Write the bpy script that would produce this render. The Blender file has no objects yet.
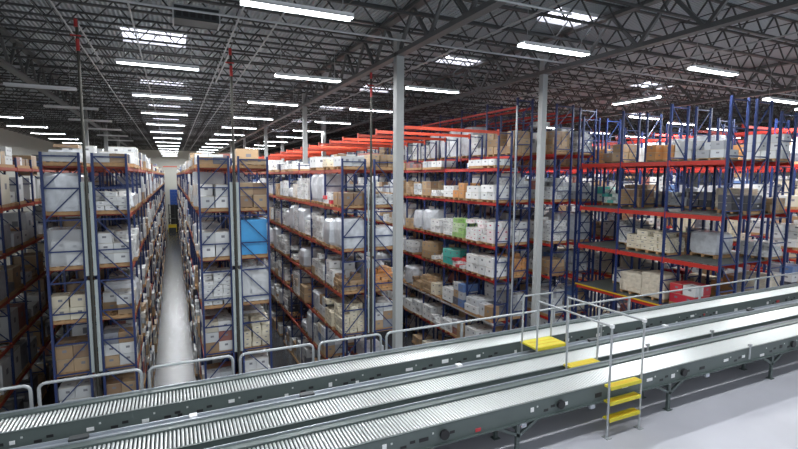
import bpy, math, random
from mathutils import Vector, Matrix
R = random.Random(7)
C = bpy.context.scene.collection
Z0 = 10.4            # camera height above the warehouse floor; all z below are relative to the camera
DECK = -4.2          # mezzanine floor

# ------------------------------------------------------------------ materials
def mat(name, col, rough=.5, metal=0., emit=None, estr=0., var=0., bump=0., bscale=30., alpha=None, coat=0.):
    m = bpy.data.materials.new(name); m.use_nodes = True
    nt = m.node_tree; b = nt.nodes['Principled BSDF']
    b.inputs['Base Color'].default_value = (*col, 1); b.inputs['Roughness'].default_value = rough
    b.inputs['Metallic'].default_value = metal
    if coat: b.inputs['Coat Weight'].default_value = coat
    if emit: b.inputs['Emission Color'].default_value = (*emit, 1); b.inputs['Emission Strength'].default_value = estr
    if alpha is not None: b.inputs['Alpha'].default_value = alpha
    if var or bump:
        tc = nt.nodes.new('ShaderNodeTexCoord')
        n = nt.nodes.new('ShaderNodeTexNoise'); n.inputs['Scale'].default_value = bscale; n.inputs['Detail'].default_value = 4
        nt.links.new(tc.outputs['Object'], n.inputs['Vector'])
        if var:
            mx = nt.nodes.new('ShaderNodeMix'); mx.data_type = 'RGBA'
            mx.inputs[6].default_value = (*[c*(1-var) for c in col], 1); mx.inputs[7].default_value = (*[min(1, c*(1+var)) for c in col], 1)
            nt.links.new(n.outputs['Fac'], mx.inputs[0]); nt.links.new(mx.outputs[2], b.inputs['Base Color'])
        if bump:
            bp = nt.nodes.new('ShaderNodeBump'); bp.inputs['Strength'].default_value = bump
            nt.links.new(n.outputs['Fac'], bp.inputs['Height']); nt.links.new(bp.outputs['Normal'], b.inputs['Normal'])
    return m

def carton_mat(name, cols, mark=(.2,.2,.22), tape=True, rough=.45):
    """cartons: colour by carton, a tape line and a printed mark on each face (uv)"""
    m = bpy.data.materials.new(name); m.use_nodes = True
    nt = m.node_tree; N = nt.nodes.new; L = nt.links.new; b = nt.nodes['Principled BSDF']
    b.inputs['Roughness'].default_value = rough
    g = N('ShaderNodeNewGeometry'); oi = N('ShaderNodeObjectInfo')
    ad = N('ShaderNodeMath'); ad.operation = 'ADD'; L(g.outputs['Random Per Island'], ad.inputs[0]); L(oi.outputs['Random'], ad.inputs[1])
    fr = N('ShaderNodeMath'); fr.operation = 'FRACT'; L(ad.outputs[0], fr.inputs[0])
    cr = N('ShaderNodeValToRGB'); cr.color_ramp.interpolation = 'CONSTANT'
    e = cr.color_ramp.elements
    while len(e) < len(cols): e.new(.5)
    for i, c in enumerate(cols): e[i].position = i/len(cols); e[i].color = (*c, 1)
    L(fr.outputs[0], cr.inputs[0])
    uv = N('ShaderNodeUVMap'); sp = N('ShaderNodeSeparateXYZ'); L(uv.outputs[0], sp.inputs[0])
    def band(sock, c, w):
        a = N('ShaderNodeMath'); a.operation = 'SUBTRACT'; L(sock, a.inputs[0]); a.inputs[1].default_value = c
        ab = N('ShaderNodeMath'); ab.operation = 'ABSOLUTE'; L(a.outputs[0], ab.inputs[0])
        lt = N('ShaderNodeMath'); lt.operation = 'LESS_THAN'; L(ab.outputs[0], lt.inputs[0]); lt.inputs[1].default_value = w
        return lt.outputs[0]
    def mul(a, b_):
        q = N('ShaderNodeMath'); q.operation = 'MULTIPLY'; L(a, q.inputs[0]); L(b_, q.inputs[1]); return q.outputs[0]
    p = mul(band(sp.outputs[0], .55, .12), band(sp.outputs[1], .6, .1))
    mx = N('ShaderNodeMix'); mx.data_type = 'RGBA'; mx.inputs[7].default_value = (*mark, 1)
    L(p, mx.inputs[0]); L(cr.outputs[0], mx.inputs[6]); out = mx.outputs[2]
    if tape:
        mx2 = N('ShaderNodeMix'); mx2.data_type = 'RGBA'; mx2.inputs[7].default_value = (.45, .4, .3, 1)
        q = N('ShaderNodeMath'); q.operation = 'MULTIPLY'; L(band(sp.outputs[1], .98, .03), q.inputs[0]); q.inputs[1].default_value = .7
        L(q.outputs[0], mx2.inputs[0]); L(out, mx2.inputs[6]); out = mx2.outputs[2]
    L(out, b.inputs['Base Color'])
    return m

W1, W2, W3 = (.64,.645,.64), (.52,.53,.53), (.72,.72,.71)
K1, K2, K3 = (.34,.22,.12), (.42,.29,.17), (.27,.17,.10)
M = dict(
    white=carton_mat('white_cartons', [W1, W3, W2, W1, (.66,.67,.66), W3]),
    kraft=carton_mat('kraft_cartons', [K1, K2, K3, K2]),
    cream=carton_mat('cream_cartons', [(.66,.6,.46), (.7,.64,.5), (.62,.55,.42)]),
    mixed=carton_mat('mixed_cartons', [W1, K2, W2, (.5,.47,.42), W3, K1, (.35,.37,.4), (.6,.56,.5)]),
    pink=carton_mat('red_printed_cartons', [W1, (.7,.62,.62), W3], mark=(.4,.03,.08)),
    green=carton_mat('green_cartons', [(.2,.42,.1), (.5,.6,.4), (.28,.45,.16)]),
    teal=carton_mat('teal_cartons', [(.05,.35,.3), (.1,.45,.38), (.6,.66,.62)]),
    orange=carton_mat('orange_brown_cartons', [(.55,.24,.08), (.5,.25,.1), (.6,.3,.12)]),
    red=carton_mat('red_cartons', [(.5,.03,.05), (.6,.05,.06), W1]),
    grey=carton_mat('grey_wrapped_cartons', [(.4,.42,.44), (.5,.52,.54), (.33,.34,.36), (.58,.6,.6)]),
    dark=carton_mat('dark_cartons', [(.08,.08,.1), (.13,.13,.15), (.2,.2,.22)], mark=(.6,.6,.6)),
    sack=mat('woven_sack', (.62,.55,.44), .8, var=.25, bump=.4, bscale=6),
    bulk=carton_mat('stored_goods', [W1, W2, K1, (.45,.46,.48), W3, W2, (.3,.2,.12), W1, (.24,.25,.28), (.6,.55,.44), W2, K2, (.12,.12,.14), W1,
                                     (.28,.11,.09), W3, (.55,.56,.58), (.12,.2,.4), (.38,.4,.42), (.1,.1,.12)], tape=False),
    film=mat('stretch_film', (.8,.83,.86), .22, alpha=.34, bump=.9, bscale=9, coat=.5),
    filmload=mat('film_wrapped_goods', (.56,.58,.61), .3, var=.35, bump=.8, bscale=5, coat=.4),
    wood=mat('pallet_wood', (.42,.25,.12), .75, var=.3, bscale=8),
    blue=mat('blue_rack_paint', (.012,.028,.115), .42, var=.15, bscale=3),
    brace=mat('blue_brace_paint', (.012,.03,.12), .42),
    orange_b=mat('orange_beam_paint', (.34,.055,.026), .5, var=.2, bscale=4),
    tie=mat('bright_orange_red_paint', (.55,.06,.025), .45, var=.1),
    red_b=mat('red_beam_paint', (.46,.028,.018), .45, var=.1, bscale=4),
    deckm=mat('wire_deck_grey', (.10,.11,.10), .55, var=.2, bscale=20),
    yellow=mat('safety_yellow_grating', (.62,.54,.03), .55, var=.08, bscale=20),
    yellowedge=mat('yellow_edge_paint', (.7,.42,.02), .5),
    galv=mat('galvanised_roller', (.64,.66,.65), .33, .5),
    rail=mat('grey_handrail_paint', (.40,.42,.43), .4, .2),
    frame=mat('conveyor_green_grey_paint', (.10,.125,.12), .45, var=.12, bscale=5),
    frametop=mat('conveyor_rail_paint', (.085,.11,.105), .4, .1),
    ledge=mat('grey_ledge_paint', (.24,.26,.26), .45, .2),
    tray=mat('aluminium_tray', (.42,.45,.49), .35, .5, var=.1, bscale=6),
    black=mat('black_rubber_and_doorway_dark', (.015,.015,.017), .5),
    sticker=mat('white_sticker', (.8,.8,.8), .5),
    redst=mat('red_sticker', (.5,.04,.05), .5),
    joist=mat('joist_dark_steel', (.06,.062,.062), .5, .2, var=.25, bscale=2),
    girder=mat('girder_grey_steel', (.12,.123,.123), .45, .3),
    column=mat('column_grey_paint', (.32,.33,.325), .5, var=.06, bscale=2),
    pipe=mat('pipe_grey', (.42,.44,.45), .4, .4),
    riser=mat('dark_riser_pipe', (.05,.048,.04), .5, .3),
    guard=mat('grey_column_guard', (.42,.47,.46), .5),
    valve=mat('red_valve_paint', (.4,.03,.03), .4),
    lamp=mat('fluorescent_tube', (.9,.9,.9), .4, emit=(.93,.97,1.), estr=16.),
    lamp_off=mat('unlit_tube', (.6,.62,.64), .4),
    lamp_body=mat('lamp_reflector', (.75,.76,.77), .35),
    sky=mat('skylight_diffuser', (.8,.8,.85), .4, emit=(.86,.87,1.), estr=2.6),
    wallm=mat('cream_wall_panel', (.62,.62,.56), .6, var=.05, bscale=.5),
    doorb=mat('blue_dock_door', (.03,.09,.36), .5),
    bin=mat('blue_plastic_wrap', (.06,.34,.68), .35, var=.1, bscale=4, coat=.3),
    truck=mat('yellow_truck_paint', (.7,.5,.03), .4),
)
M['darksteel'] = mat('dark_steel', (.035,.04,.042), .5)
M['dark'] = carton_mat('black_boxes', [(.06,.06,.07), (.11,.11,.13), (.2,.2,.22)], mark=(.6,.6,.6))

def floor_mat(name, col, rough, scale):
    m = mat(name, col, rough); nt = m.node_tree; N = nt.nodes.new; L = nt.links.new; b = nt.nodes['Principled BSDF']
    tc = N('ShaderNodeTexCoord'); n = N('ShaderNodeTexNoise'); n.inputs['Scale'].default_value = scale; n.inputs['Detail'].default_value = 6
    L(tc.outputs['Object'], n.inputs['Vector'])
    cr = N('ShaderNodeValToRGB'); cr.color_ramp.elements[0].position = .3; cr.color_ramp.elements[1].position = .7
    cr.color_ramp.elements[0].color = (*[c*.82 for c in col], 1); cr.color_ramp.elements[1].color = (*[c*1.12 for c in col], 1)
    L(n.outputs['Fac'], cr.inputs[0]); L(cr.outputs[0], b.inputs['Base Color'])
    mr = N('ShaderNodeMapRange'); mr.inputs[3].default_value = rough*.92; mr.inputs[4].default_value = rough*1.08
    L(n.outputs['Fac'], mr.inputs[0]); L(mr.outputs[0], b.inputs['Roughness'])
    return m
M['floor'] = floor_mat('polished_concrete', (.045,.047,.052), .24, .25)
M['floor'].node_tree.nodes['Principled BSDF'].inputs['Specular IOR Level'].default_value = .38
M['mezz'] = floor_mat('mezzanine_floor_paint', (.50,.50,.545), .42, .35)
def roof_mat():
    m = mat('corrugated_roof_deck', (.37,.41,.44), .5, .1); nt = m.node_tree; N = nt.nodes.new; L = nt.links.new; b = nt.nodes['Principled BSDF']
    tc = N('ShaderNodeTexCoord'); w = N('ShaderNodeTexWave'); w.bands_direction = 'X'; w.inputs['Scale'].default_value = 2.1
    L(tc.outputs['Object'], w.inputs['Vector']); bp = N('ShaderNodeBump'); bp.inputs['Strength'].default_value = 1; bp.inputs['Distance'].default_value = .06
    L(w.outputs['Fac'], bp.inputs['Height']); L(bp.outputs[0], b.inputs['Normal'])
    return m
M['roof'] = roof_mat()

# ------------------------------------------------------------------ mesh builder
class MB:
    def __init__(s): s.v = []; s.f = []; s.mi = []; s.uv = []; s.mats = []
    def m(s, name):
        if name not in s.mats: s.mats.append(name)
        return s.mats.index(name)
    def hexa(s, P, mt):
        b = len(s.v); s.v += [tuple(p) for p in P]; i = s.m(mt)
        for q in ((0,3,2,1), (4,5,6,7), (0,1,5,4), (1,2,6,5), (2,3,7,6), (3,0,4,7)):
            s.f.append(tuple(b+k for k in q)); s.mi.append(i); s.uv.append(((0,0),(1,0),(1,1),(0,1)))
        return s
    def box(s, x0, y0, z0, x1, y1, z1, mt, rot=0., j=0.):
        cx, cy = (x0+x1)/2, (y0+y1)/2; c, sn = math.cos(rot), math.sin(rot); P = []
        for z in (z0, z1):
            for x, y in ((x0,y0), (x1,y0), (x1,y1), (x0,y1)):
                dx, dy = x-cx, y-cy
                P.append((cx+dx*c-dy*sn + (R.uniform(-j,j) if j else 0), cy+dx*sn+dy*c + (R.uniform(-j,j) if j else 0), z + (R.uniform(-j,j) if j else 0)))
        return s.hexa(P, mt)
    def bar(s, a, b, w, h, mt):
        a, b = Vector(a), Vector(b); d = (b-a).normalized()
        up = Vector((0,0,1)) if abs(d.z) < .95 else Vector((0,1,0))
        sd = d.cross(up).normalized(); u = sd.cross(d).normalized()
        P = [p + sd*(w/2*i) + u*(h/2*k) for p in (a, b) for i, k in ((-1,-1), (1,-1), (1,1), (-1,1))]
        return s.hexa(P, mt)
    def tube(s, pts, r, mt, n=8):
        pts = [Vector(p) for p in pts]; rings = []; i = s.m(mt)
        for k, p in enumerate(pts):
            d = (pts[min(k+1, len(pts)-1)] - pts[max(k-1, 0)]).normalized()
            up = Vector((0,0,1)) if abs(d.z) < .9 else Vector((0,1,0))
            if k and abs((prev).dot(d)) < .95: up = prev
            sd = d.cross(up).normalized(); u = sd.cross(d).normalized(); prev = u
            rings.append(len(s.v))
            for q in range(n):
                t = 2*math.pi*q/n; s.v.append(tuple(p + sd*(r*math.cos(t)) + u*(r*math.sin(t))))
        for a, b in zip(rings, rings[1:]):
            for q in range(n):
                s.f.append((a+q, a+(q+1)%n, b+(q+1)%n, b+q)); s.mi.append(i); s.uv.append(((0,0),)*4)
        for a, rev in ((rings[0], True), (rings[-1], False)):
            q = [a+k for k in range(n)]
            s.f.append(tuple(reversed(q)) if rev else tuple(q)); s.mi.append(i); s.uv.append(((0,0),)*n)
        return s
    def blob(s, cx, cy, z0, wx, wy, h, mt, seed=0, rough=.05):
        """lumpy rounded block, for film-wrapped goods and sacks"""
        r = random.Random(seed); n = 12; b = len(s.v); i = s.m(mt); L = 5
        off = [[r.uniform(-rough, rough) for _ in range(n)] for _ in range(L)]
        for k in range(L):
            t = k/(L-1); sc = (.9, 1.0, 1.0, .97, .8)[k]
            for q in range(n):
                a = 2*math.pi*(q+.5)/n; ca, sa = math.cos(a), math.sin(a); m_ = max(abs(ca), abs(sa))
                e = (1/m_)*.5*.75 + .25*.62
                s.v.append((cx+ca*e*wx*sc+off[k][q]*wx, cy+sa*e*wy*sc+off[k][(q+3)%n]*wy, z0+h*(0, .12, .6, .9, 1.)[k]+off[k][(q+5)%n]*h*.3))
        for k in range(L-1):
            for q in range(n):
                s.f.append((b+k*n+q, b+k*n+(q+1)%n, b+(k+1)*n+(q+1)%n, b+(k+1)*n+q)); s.mi.append(i); s.uv.append(((0,0),)*4)
        s.f.append(tuple(b+q for q in reversed(range(n)))); s.f.append(tuple(b+(L-1)*n+q for q in range(n))); s.mi += [i, i]; s.uv += [((0,0),)*n]*2
        return s
    def data(s, name):
        me = bpy.data.meshes.new(name); me.from_pydata(s.v, [], s.f)
        for k in s.mats: me.materials.append(M[k])
        me.polygons.foreach_set('material_index', s.mi)
        ul = me.uv_layers.new(name='UVMap'); flat = [c for f in s.uv for p in f for c in p]
        ul.data.foreach_set('uv', flat); me.update()
        return me
    def build(s, name, parent=None, loc=None):
        return link(name, s.data(name), parent, loc)

def link(name, data, parent=None, loc=None, rot=0.):
    o = bpy.data.objects.new(name, data); C.objects.link(o)
    if parent is not None:
        o.parent = parent
        if loc is not None: o.location = loc
    else: o.location = loc if loc is not None else (0, 0, Z0)
    if rot: o.rotation_euler.z = rot
    return o
def empty(name, loc):
    o = bpy.data.objects.new(name, None); o.empty_display_size = .2; C.objects.link(o)
    o.location = (loc[0], loc[1], loc[2]+Z0); return o
def tag(o, label, cat, group=None, kind=None):
    o['label'] = label; o['category'] = cat
    if group: o['group'] = group
    if kind: o['kind'] = kind
    return o
def struct(o): o['kind'] = 'structure'; return o
ORD = ['first','second','third','fourth','fifth','sixth','seventh','eighth','ninth','tenth','eleventh','twelfth','thirteenth','fourteenth',
       'fifteenth','sixteenth','seventeenth','eighteenth','nineteenth','twentieth'] + ['number %d' % k for k in range(21, 60)]

# ------------------------------------------------------------------ the shell
YE = 103.
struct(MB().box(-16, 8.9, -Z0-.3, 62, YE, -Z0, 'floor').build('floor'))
struct(MB().box(-16, 2.0, DECK-.3, 30, 8.55, DECK, 'mezz').build('floor_mezzanine'))
struct(MB().box(-16, YE, -Z0, 62, YE+.3, 6, 'wallm').build('wall_back'))
struct(MB().box(62, 2, -Z0, 62.3, YE, 6, 'wallm').build('wall_right'))
struct(MB().box(-16.3, 2, -Z0, -16, YE, 6, 'wallm').build('wall_left'))
d1 = MB()
d1.box(-.5, YE-.05, -Z0, 1.5, YE-.003, -5.6, 'black')  # flat black panel paints the darkness of the open doorway below the curtain
for k in range(5): d1.box(-.5, YE-.12, -5.6+k*.6, 1.5, YE-.003, -5.6+k*.6+.59, 'doorb')
d1 = struct(d1.build('door_1'))

SKY = [(-1.6,21.1,.75,23.2), (-1.5,31.4,.85,33.0), (-1.5,41.5,.85,43.2), (-1.5,52,.85,53.8), (-1.5,63,.85,65), (11.8,12.5,14.1,13.7), (11.7,19.4,13.8,20.7),
       (11.0,27.9,13.0,29.3), (11.0,37.0,13.0,38.6), (11,47,13,48.8), (25.3,19.4,28.0,20.9), (35,28,38,30), (11,58,13,60)]
def roof():
    xs = sorted({-16., 62.} | {a for r in SKY for a in (r[0], r[2])}); ys = sorted({0., YE} | {a for r in SKY for a in (r[1], r[3])})
    b = MB()
    for y0, y1 in zip(ys, ys[1:]):
        run = None
        for x0, x1 in zip(xs, xs[1:]):
            hole = any(r[0]-.01 <= x0 and x1 <= r[2]+.01 and r[1]-.01 <= y0 and y1 <= r[3]+.01 for r in SKY)
            if hole:
                if run: b.box(run[0], y0, 5.6, run[1], y1, 5.7, 'roof'); run = None
            else: run = (run[0], x1) if run else (x0, x1)
        if run: b.box(run[0], y0, 5.6, run[1], y1, 5.7, 'roof')
    return b.build('ceiling')
ceil = struct(roof())
for k, (x0, y0, x1, y1) in enumerate(SKY):
    w = MB().box(x0, y0, 5.66, x1, y1, 5.69, 'sky').build('window_%d' % (k+1)); struct(w)
    f = MB()
    for t in (0, .25, .5, .75, 1): f.box(x0+(x1-x0)*t-.025, y0, 5.61, x0+(x1-x0)*t+.025, y1, 5.655, 'lamp_body')
    f.box(x0, y0-.02, 5.5, x1, y0+.02, 5.655, 'lamp_body'); f.box(x0, y1-.02, 5.5, x1, y1+.02, 5.655, 'lamp_body')
    f.build('skylight_frame', w, (0,0,0))

# roof joists (run across, X) and girders (run along the aisles, Y) belong to the ceiling
def truss(L, top, bot, step, cw, ww, mt, double=True):
    b = MB(); n = int(L/step)
    b.box(0, -cw/2, top-cw*.7, L, cw/2, top, mt); b.box(0, -cw/2, bot, L, cw/2, bot+cw*.7, mt)
    for k in range(n):
        x = k*step
        b.bar((x, 0, top-.03), (x+step/2, 0, bot+.03), ww, ww, mt); b.bar((x+step/2, 0, bot+.03), (x+step, 0, top-.03), ww, ww, mt)
    return b.data('roof_joist')
jd = truss(77.8, 5.6, 4.85, 1.2, .09, .04, 'joist')
y = 3.1; k = 0
while y < YE-1:
    o = bpy.data.objects.new('roof_joist', jd); C.objects.link(o); o.parent = ceil; o.location = (-15.9, y, 0); y += 1.7
def girder(x, m_='girder'):
    b = MB(); L = YE-1
    b.box(x-.14, .5, 5.38, x+.14, L, 5.5, m_); b.box(x-.14, .5, 4.12, x+.14, L, 4.26, m_)
    yy = 2.35; st = 2.16
    while yy < L-st:
        b.bar((x, yy, 4.2), (x, yy+st/2, 5.42), .1, .1, m_); b.bar((x, yy+st/2, 5.42), (x, yy+st, 4.2), .1, .1, m_)
        yy += st
    o = b.build('roof_girder', ceil, (0,0,0))
for gx in (-5.6, 7.2, 13.6, 26.4, 39.2, 52.): girder(gx)
# cross bracing bridging between joists
for bx in (-8.5, -3.4, 2.2, 4.7, 10.2, 16.5, 20, 23.3, 30, 33, 36, 42):
    b = MB()
    b.bar((bx, .5, 4.88), (bx, YE-1, 4.88), .03, .03, 'joist'); b.bar((bx, .5, 5.5), (bx, YE-1, 5.5), .03, .03, 'joist')
    yy = 3.1
    while yy < 60: b.bar((bx, yy, 4.9), (bx, yy+1.7, 5.5), .03, .03, 'joist'); yy += 3.4
    b.build('joist_bridging', ceil, (0,0,0))
# ------------------------------------------------------------------ columns
def column(x, y, w, where, zb=-Z0):
    b = MB(); b.box(-w/2, -w/2, .02, w/2, w/2, 4.84-zb, 'column')
    root = b.data('support_column'); o = link('support_column', root, None, (x, y, zb+Z0))
    MB().box(-w*.8, -w*.8, 0, w*.8, w*.8, .03, 'column').build('base_plate', o, (0,0,0))
    MB().box(-w*.6, -w*.6, 4.8-zb, w*.6, w*.6, 4.845-zb, 'column').build('cap_plate', o, (0,0,0))
    tag(o, where, 'column', 'square steel roof columns'); return o
column(7.2, 15.3, .28, 'grey square column in front of the rack gap, handrail passing before it')
column(13.62, 15.3, .24, 'wide grey square column rising just behind the yellow crossover platform')
for k, yy in enumerate((28.3, 41.3, 54.3, 67.3)):
    column(7.205, yy, .24, 'grey column %s back in the gap between racks with red ties beside' % ['first','second','third','fourth'][k])
for k, yy in enumerate((42., 54., 66.)):
    column(-5.6, yy, .3, 'thin grey column %s back beyond the racks at the far left end' % ['first','second','third'][k])
for k, yy in enumerate((38., 54., 70.)):
    column(11.2, yy, .3, 'thin grey column in the wide aisle under the red ties, %s back' % ['first','second','third'][k])

# ------------------------------------------------------------------ racks
blue_rack_frames = {}
def frame_data(dx, h, diag, post=.07):
    key = (dx, round(h,3), diag)
    if key not in blue_rack_frames:
        p = MB()
        for x in (post/2, dx-post/2):
            p.box(x-post/2, -.045, 0, x+post/2, .045, h, 'blue'); p.box(x-.08, -.08, 0, x+.08, .08, .02, 'blue')
        q = MB(); z = h-.12; k = 0
        q.box(post, -.02, z-.022, dx-post, .02, z+.022, 'brace'); z = h-1.12
        zp = h-.12
        while z > .1:
            q.box(post, -.02, z-.022, dx-post, .02, z+.022, 'brace')
            a, b_ = (post, dx-post) if diag > 0 else (dx-post, post)
            q.bar((a, 0, zp), (b_, 0, z), .03, .035, 'brace'); zp = z; z -= 1.0
        blue_rack_frames[key] = (p.data('upright_frame'), q.data('brace'))
    return blue_rack_frames[key]
beam_cache = {}
def beam_data(L, m_, h=.12):
    if (L, m_, h) not in beam_cache:
        b = MB(); b.box(-.03, .05, -h, .03, L-.05, 0, m_)
        for y0 in (.03, L-.05): b.box(-.04, y0, -h-.05, .04, y0+.02, .05, m_)
        beam_cache[(L, m_, h)] = b.data('beam')
    return beam_cache[(L, m_, h)]
BAY = 2.35
def rack(x0, x1, ystart, nb, top, levels, label, diag=1, bm='orange_b', skip=None, step=BAY, near_bays=7, tiers=None, bh=.12):
    root = empty('pallet_rack', ((x0+x1)/2, ystart, -Z0)); root.location.z = 0
    tag(root, label, 'rack', 'pallet racks')
    dx = x1-x0; h = top+Z0; fd, bd = frame_data(dx, h, diag)
    ox = -dx/2
    for k in range(nb+1):
        f = link('upright_frame', fd, root, (ox, k*step, 0)); link('brace', bd, f, (0,0,0))
    allb = [(k, lv, s_) for k in range(nb) for lv in levels for s_ in (0, 1)]
    near = [t for t in allb if t[0] < near_bays][:100]; ns = set(near)
    sup = MB(); rest = MB()
    for (k, lv, s_) in allb:
        x = ox+.03 if s_ == 0 else ox+dx-.03
        if (k, lv, s_) in ns: link('beam', beam_data(step, bm, bh), root, (x, k*step, lv+Z0))
        else: rest.box(x-.03, k*step+.05, lv+Z0-bh, x+.03, (k+1)*step-.05, lv+Z0, bm)
    if rest.v:
        o = rest.build('beam', root, (0,0,0)); o['kind'] = 'stuff'
    for k in range(nb):
        for lv in levels:
            for t in (.12, .42, .58, .88) if k < 8 else (.12, .88):
                sup.box(ox+.06, k*step+step*t-.03, lv+Z0-.05, ox+dx-.06, k*step+step*t+.03, lv+Z0-.005, 'orange_b')
    o = sup.build('pallet_support', root, (0,0,0)); o['kind'] = 'stuff'
    return root
LV = [.30, -1.25, -3.0, -4.75, -6.5, -8.2]
LD = [.45, -1.16, -3.2, -4.8, -6.85, -8.5]
NB = 35
RN = dict(
    Z='rack one aisle beyond the tan and white end cartons', AL='outermost rack beside the twin guard strips', AR='rack on the near side of the long open aisle',
    BL='rack facing the long open aisle across from it', BR='rack holding the big blue bin', CL='rack with long open face left of the grey column',
    CR='rack just behind the grey column', D='red-beamed rack with green and teal goods', DT='tall rack backing the red-beamed rack',
    E='tall dark rack before the grey column', F='open rack with empty grey decks', G='second rack across the grey decks', H='third rack across the decks')
rack(-3.65, -2.6, 18, NB, .72, LV, 'blue rack at the far left edge, tan and white cartons in its end', -1)
rack(-2.31, -1.3, 18, NB, .72, LV, 'blue rack whose face forms the left side of the long open aisle', 1)
rack(.8, 1.85, 18, NB, .72, LV, 'blue rack whose face forms the right side of the long open aisle', -1)
rack(2.12, 3.2, 18, NB, .72, LV, 'blue rack with a big bright blue bin in its end bay', 1)
rack(6.01, 7.04, 18, NB, .72, LV, 'blue rack with long loaded face running from the grey column into the distance', -1)
rack(7.37, 8.4, 18, NB, .72, LV, 'blue rack partly hidden by the grey column, brown cartons on its top', 1)
rack(13.5, 14.3, 18, 26, 2.15, LD, 'blue rack with broad red beams facing the grey column, green and teal goods', -1, 'red_b', bh=.14)
rack(14.5, 15.45, 18, 26, 3.68, [1.05]+LD[1:], 'tall blue rack backing onto the red-beamed rack, film wrapped loads high up', -1, 'red_b')
rack(16.5, 17.6, 17.6, 22, 3.5, [1.15]+LD[1:], 'tall blue rack behind the wide grey column, brown loads on top', -1, 'red_b')
rack(18., 19.1, 17.6, 22, 3.4, [1.15]+LD[1:], 'tall blue rack at the corner where the grey decks begin', -1, 'red_b')
LF = [.68, -1.37, -3.22, -5.2]
rack(18., 19.1, 10.6, 3, 2.95, LF, 'blue open rack holding grey decks, nearest to the conveyors', 1, 'red_b', step=(17.6-10.6)/3-.08, bh=.16)
rack(19.55, 20.55, 10.6, 3, 2.95, LF, 'blue open rack in the middle of the grey decks', -1, 'red_b', step=(17.6-10.6)/3-.08, bh=.14)
rack(21.2, 22.3, 10.6, 9, 2.6, LF, 'blue rack across the grey decks from the near open rack', 1, 'red_b', bh=.14)
rack(25.5, 26.6, 10.6, 12, 2.8, [2.3]+LF+[-7.], 'blue rack two aisles behind the grey decks', -1, 'red_b')
rack(30.4, 31.5, 12, 14, 2.8, [2.3]+LF+[-7.], 'blue rack three aisles behind the grey decks', 1, 'red_b')
rack(36.4, 37.5, 14, 16, 2.8, [2.3]+LF+[-7.], 'blue rack close to the far end wall behind the grey decks', -1, 'red_b')
rack(44, 45.1, 16, 18, 2.8, [2.3]+LF+[-7.], 'blue rack furthest behind the grey decks, by the end wall', -1, 'red_b')
rack(-6.9, -5.85, 18, NB, .72, LV, 'blue rack across the aisle from the far left rack', 1)

o = MB().box(13.485, 18, -6.99, 13.498, 18+BAY*14, -6.86, 'sticker').build('shelf_edge_strip'); tag(o, 'long bright white strip along a low shelf edge of the red-beamed rack', 'strip')
# decks between the open racks
for k, z in enumerate(LF):
    b = MB(); b.box(18.08, 10.66, z+.005, 22.25, 17.4, z+.03, 'deckm')
    root = b.build('storage_deck'); tag(root, 'dark grey wire deck spanning the open rack, %s tier from top' % ORD[k], 'deck', 'grey decks of the open rack')
    for t in range(12): MB().box(18.3, 10.9+t*.56, z-.06, 21.9, 10.95+t*.56, z+.003, 'galv').build('deck_joist', root, (0,0,0)) if t % 3 == 0 else None
    if k == 3: MB().box(17.94, 10.7, z-.02, 17.965, 17.4, z+.035, 'yellowedge').build('edge_strip', root, (0,0,0))
# aisle ties in red above the wide aisle
def ties(x0, x1, ys, z, name, first_y, m_='tie'):
    for k, yy in enumerate(ys):
        b = MB(); b.box(x0, yy-.03, z-.13, x1, yy+.03, z, m_)
        b.box(x0-.005, yy-.07, z-.2, x0+.03, yy+.07, z+.06, m_); b.box(x1-.03, yy-.07, z-.2, x1+.005, yy+.07, z+.06, m_)
        o = b.build('aisle_tie'); tag(o, name % ORD[k], 'beam', 'red beams over the wide aisle')
ties(8.45, 13.5, [18.0+BAY*k for k in range(26)], 2.12, 'orange-red beam spanning high over the wide aisle, %s from the front', 18)
for x in (8.5,):
    for k in range(26):
        pass
ties(15.47, 16.48, [20.0+BAY*k for k in range(6)], 1.15, 'short red beam bridging two tall racks behind the grey column, %s back', 18, 'red_b')
ties(-1.28, .78, [88.], 1.6, 'orange-red beam crossing high over the far end of the long aisle%.0s', 88)
ties(26.65, 30.35, [15+2.6*k for k in range(8)], 2.75, 'red beam high between the far racks behind the grey decks, %s back', 0, 'red_b')
ties(31.55, 36.35, [18+3*k for k in range(8)], 2.75, 'red beam high between the furthest racks behind the decks, %s back', 0, 'red_b')
# high red runners on the tall rack tops
for k, (x, y0, y1, z) in enumerate(((14.55, 18, 60, 3.3), (15.4, 18, 60, 3.3), (16.55, 17.6, 60, 3.1), (19.05, 17.6, 60, 3.0), (18.05, 17.6, 60, 3.0), (17.55, 17.6, 60, 3.1))):
    b = MB(); b.box(x-.03, y0+.05, z-.1, x+.03, y1, z, 'red_b')
    o = b.build('top_runner'); tag(o, 'long red runner along the empty top of a tall rack, %s across' % ORD[k], 'beam', 'red runners on tall racks')

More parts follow.
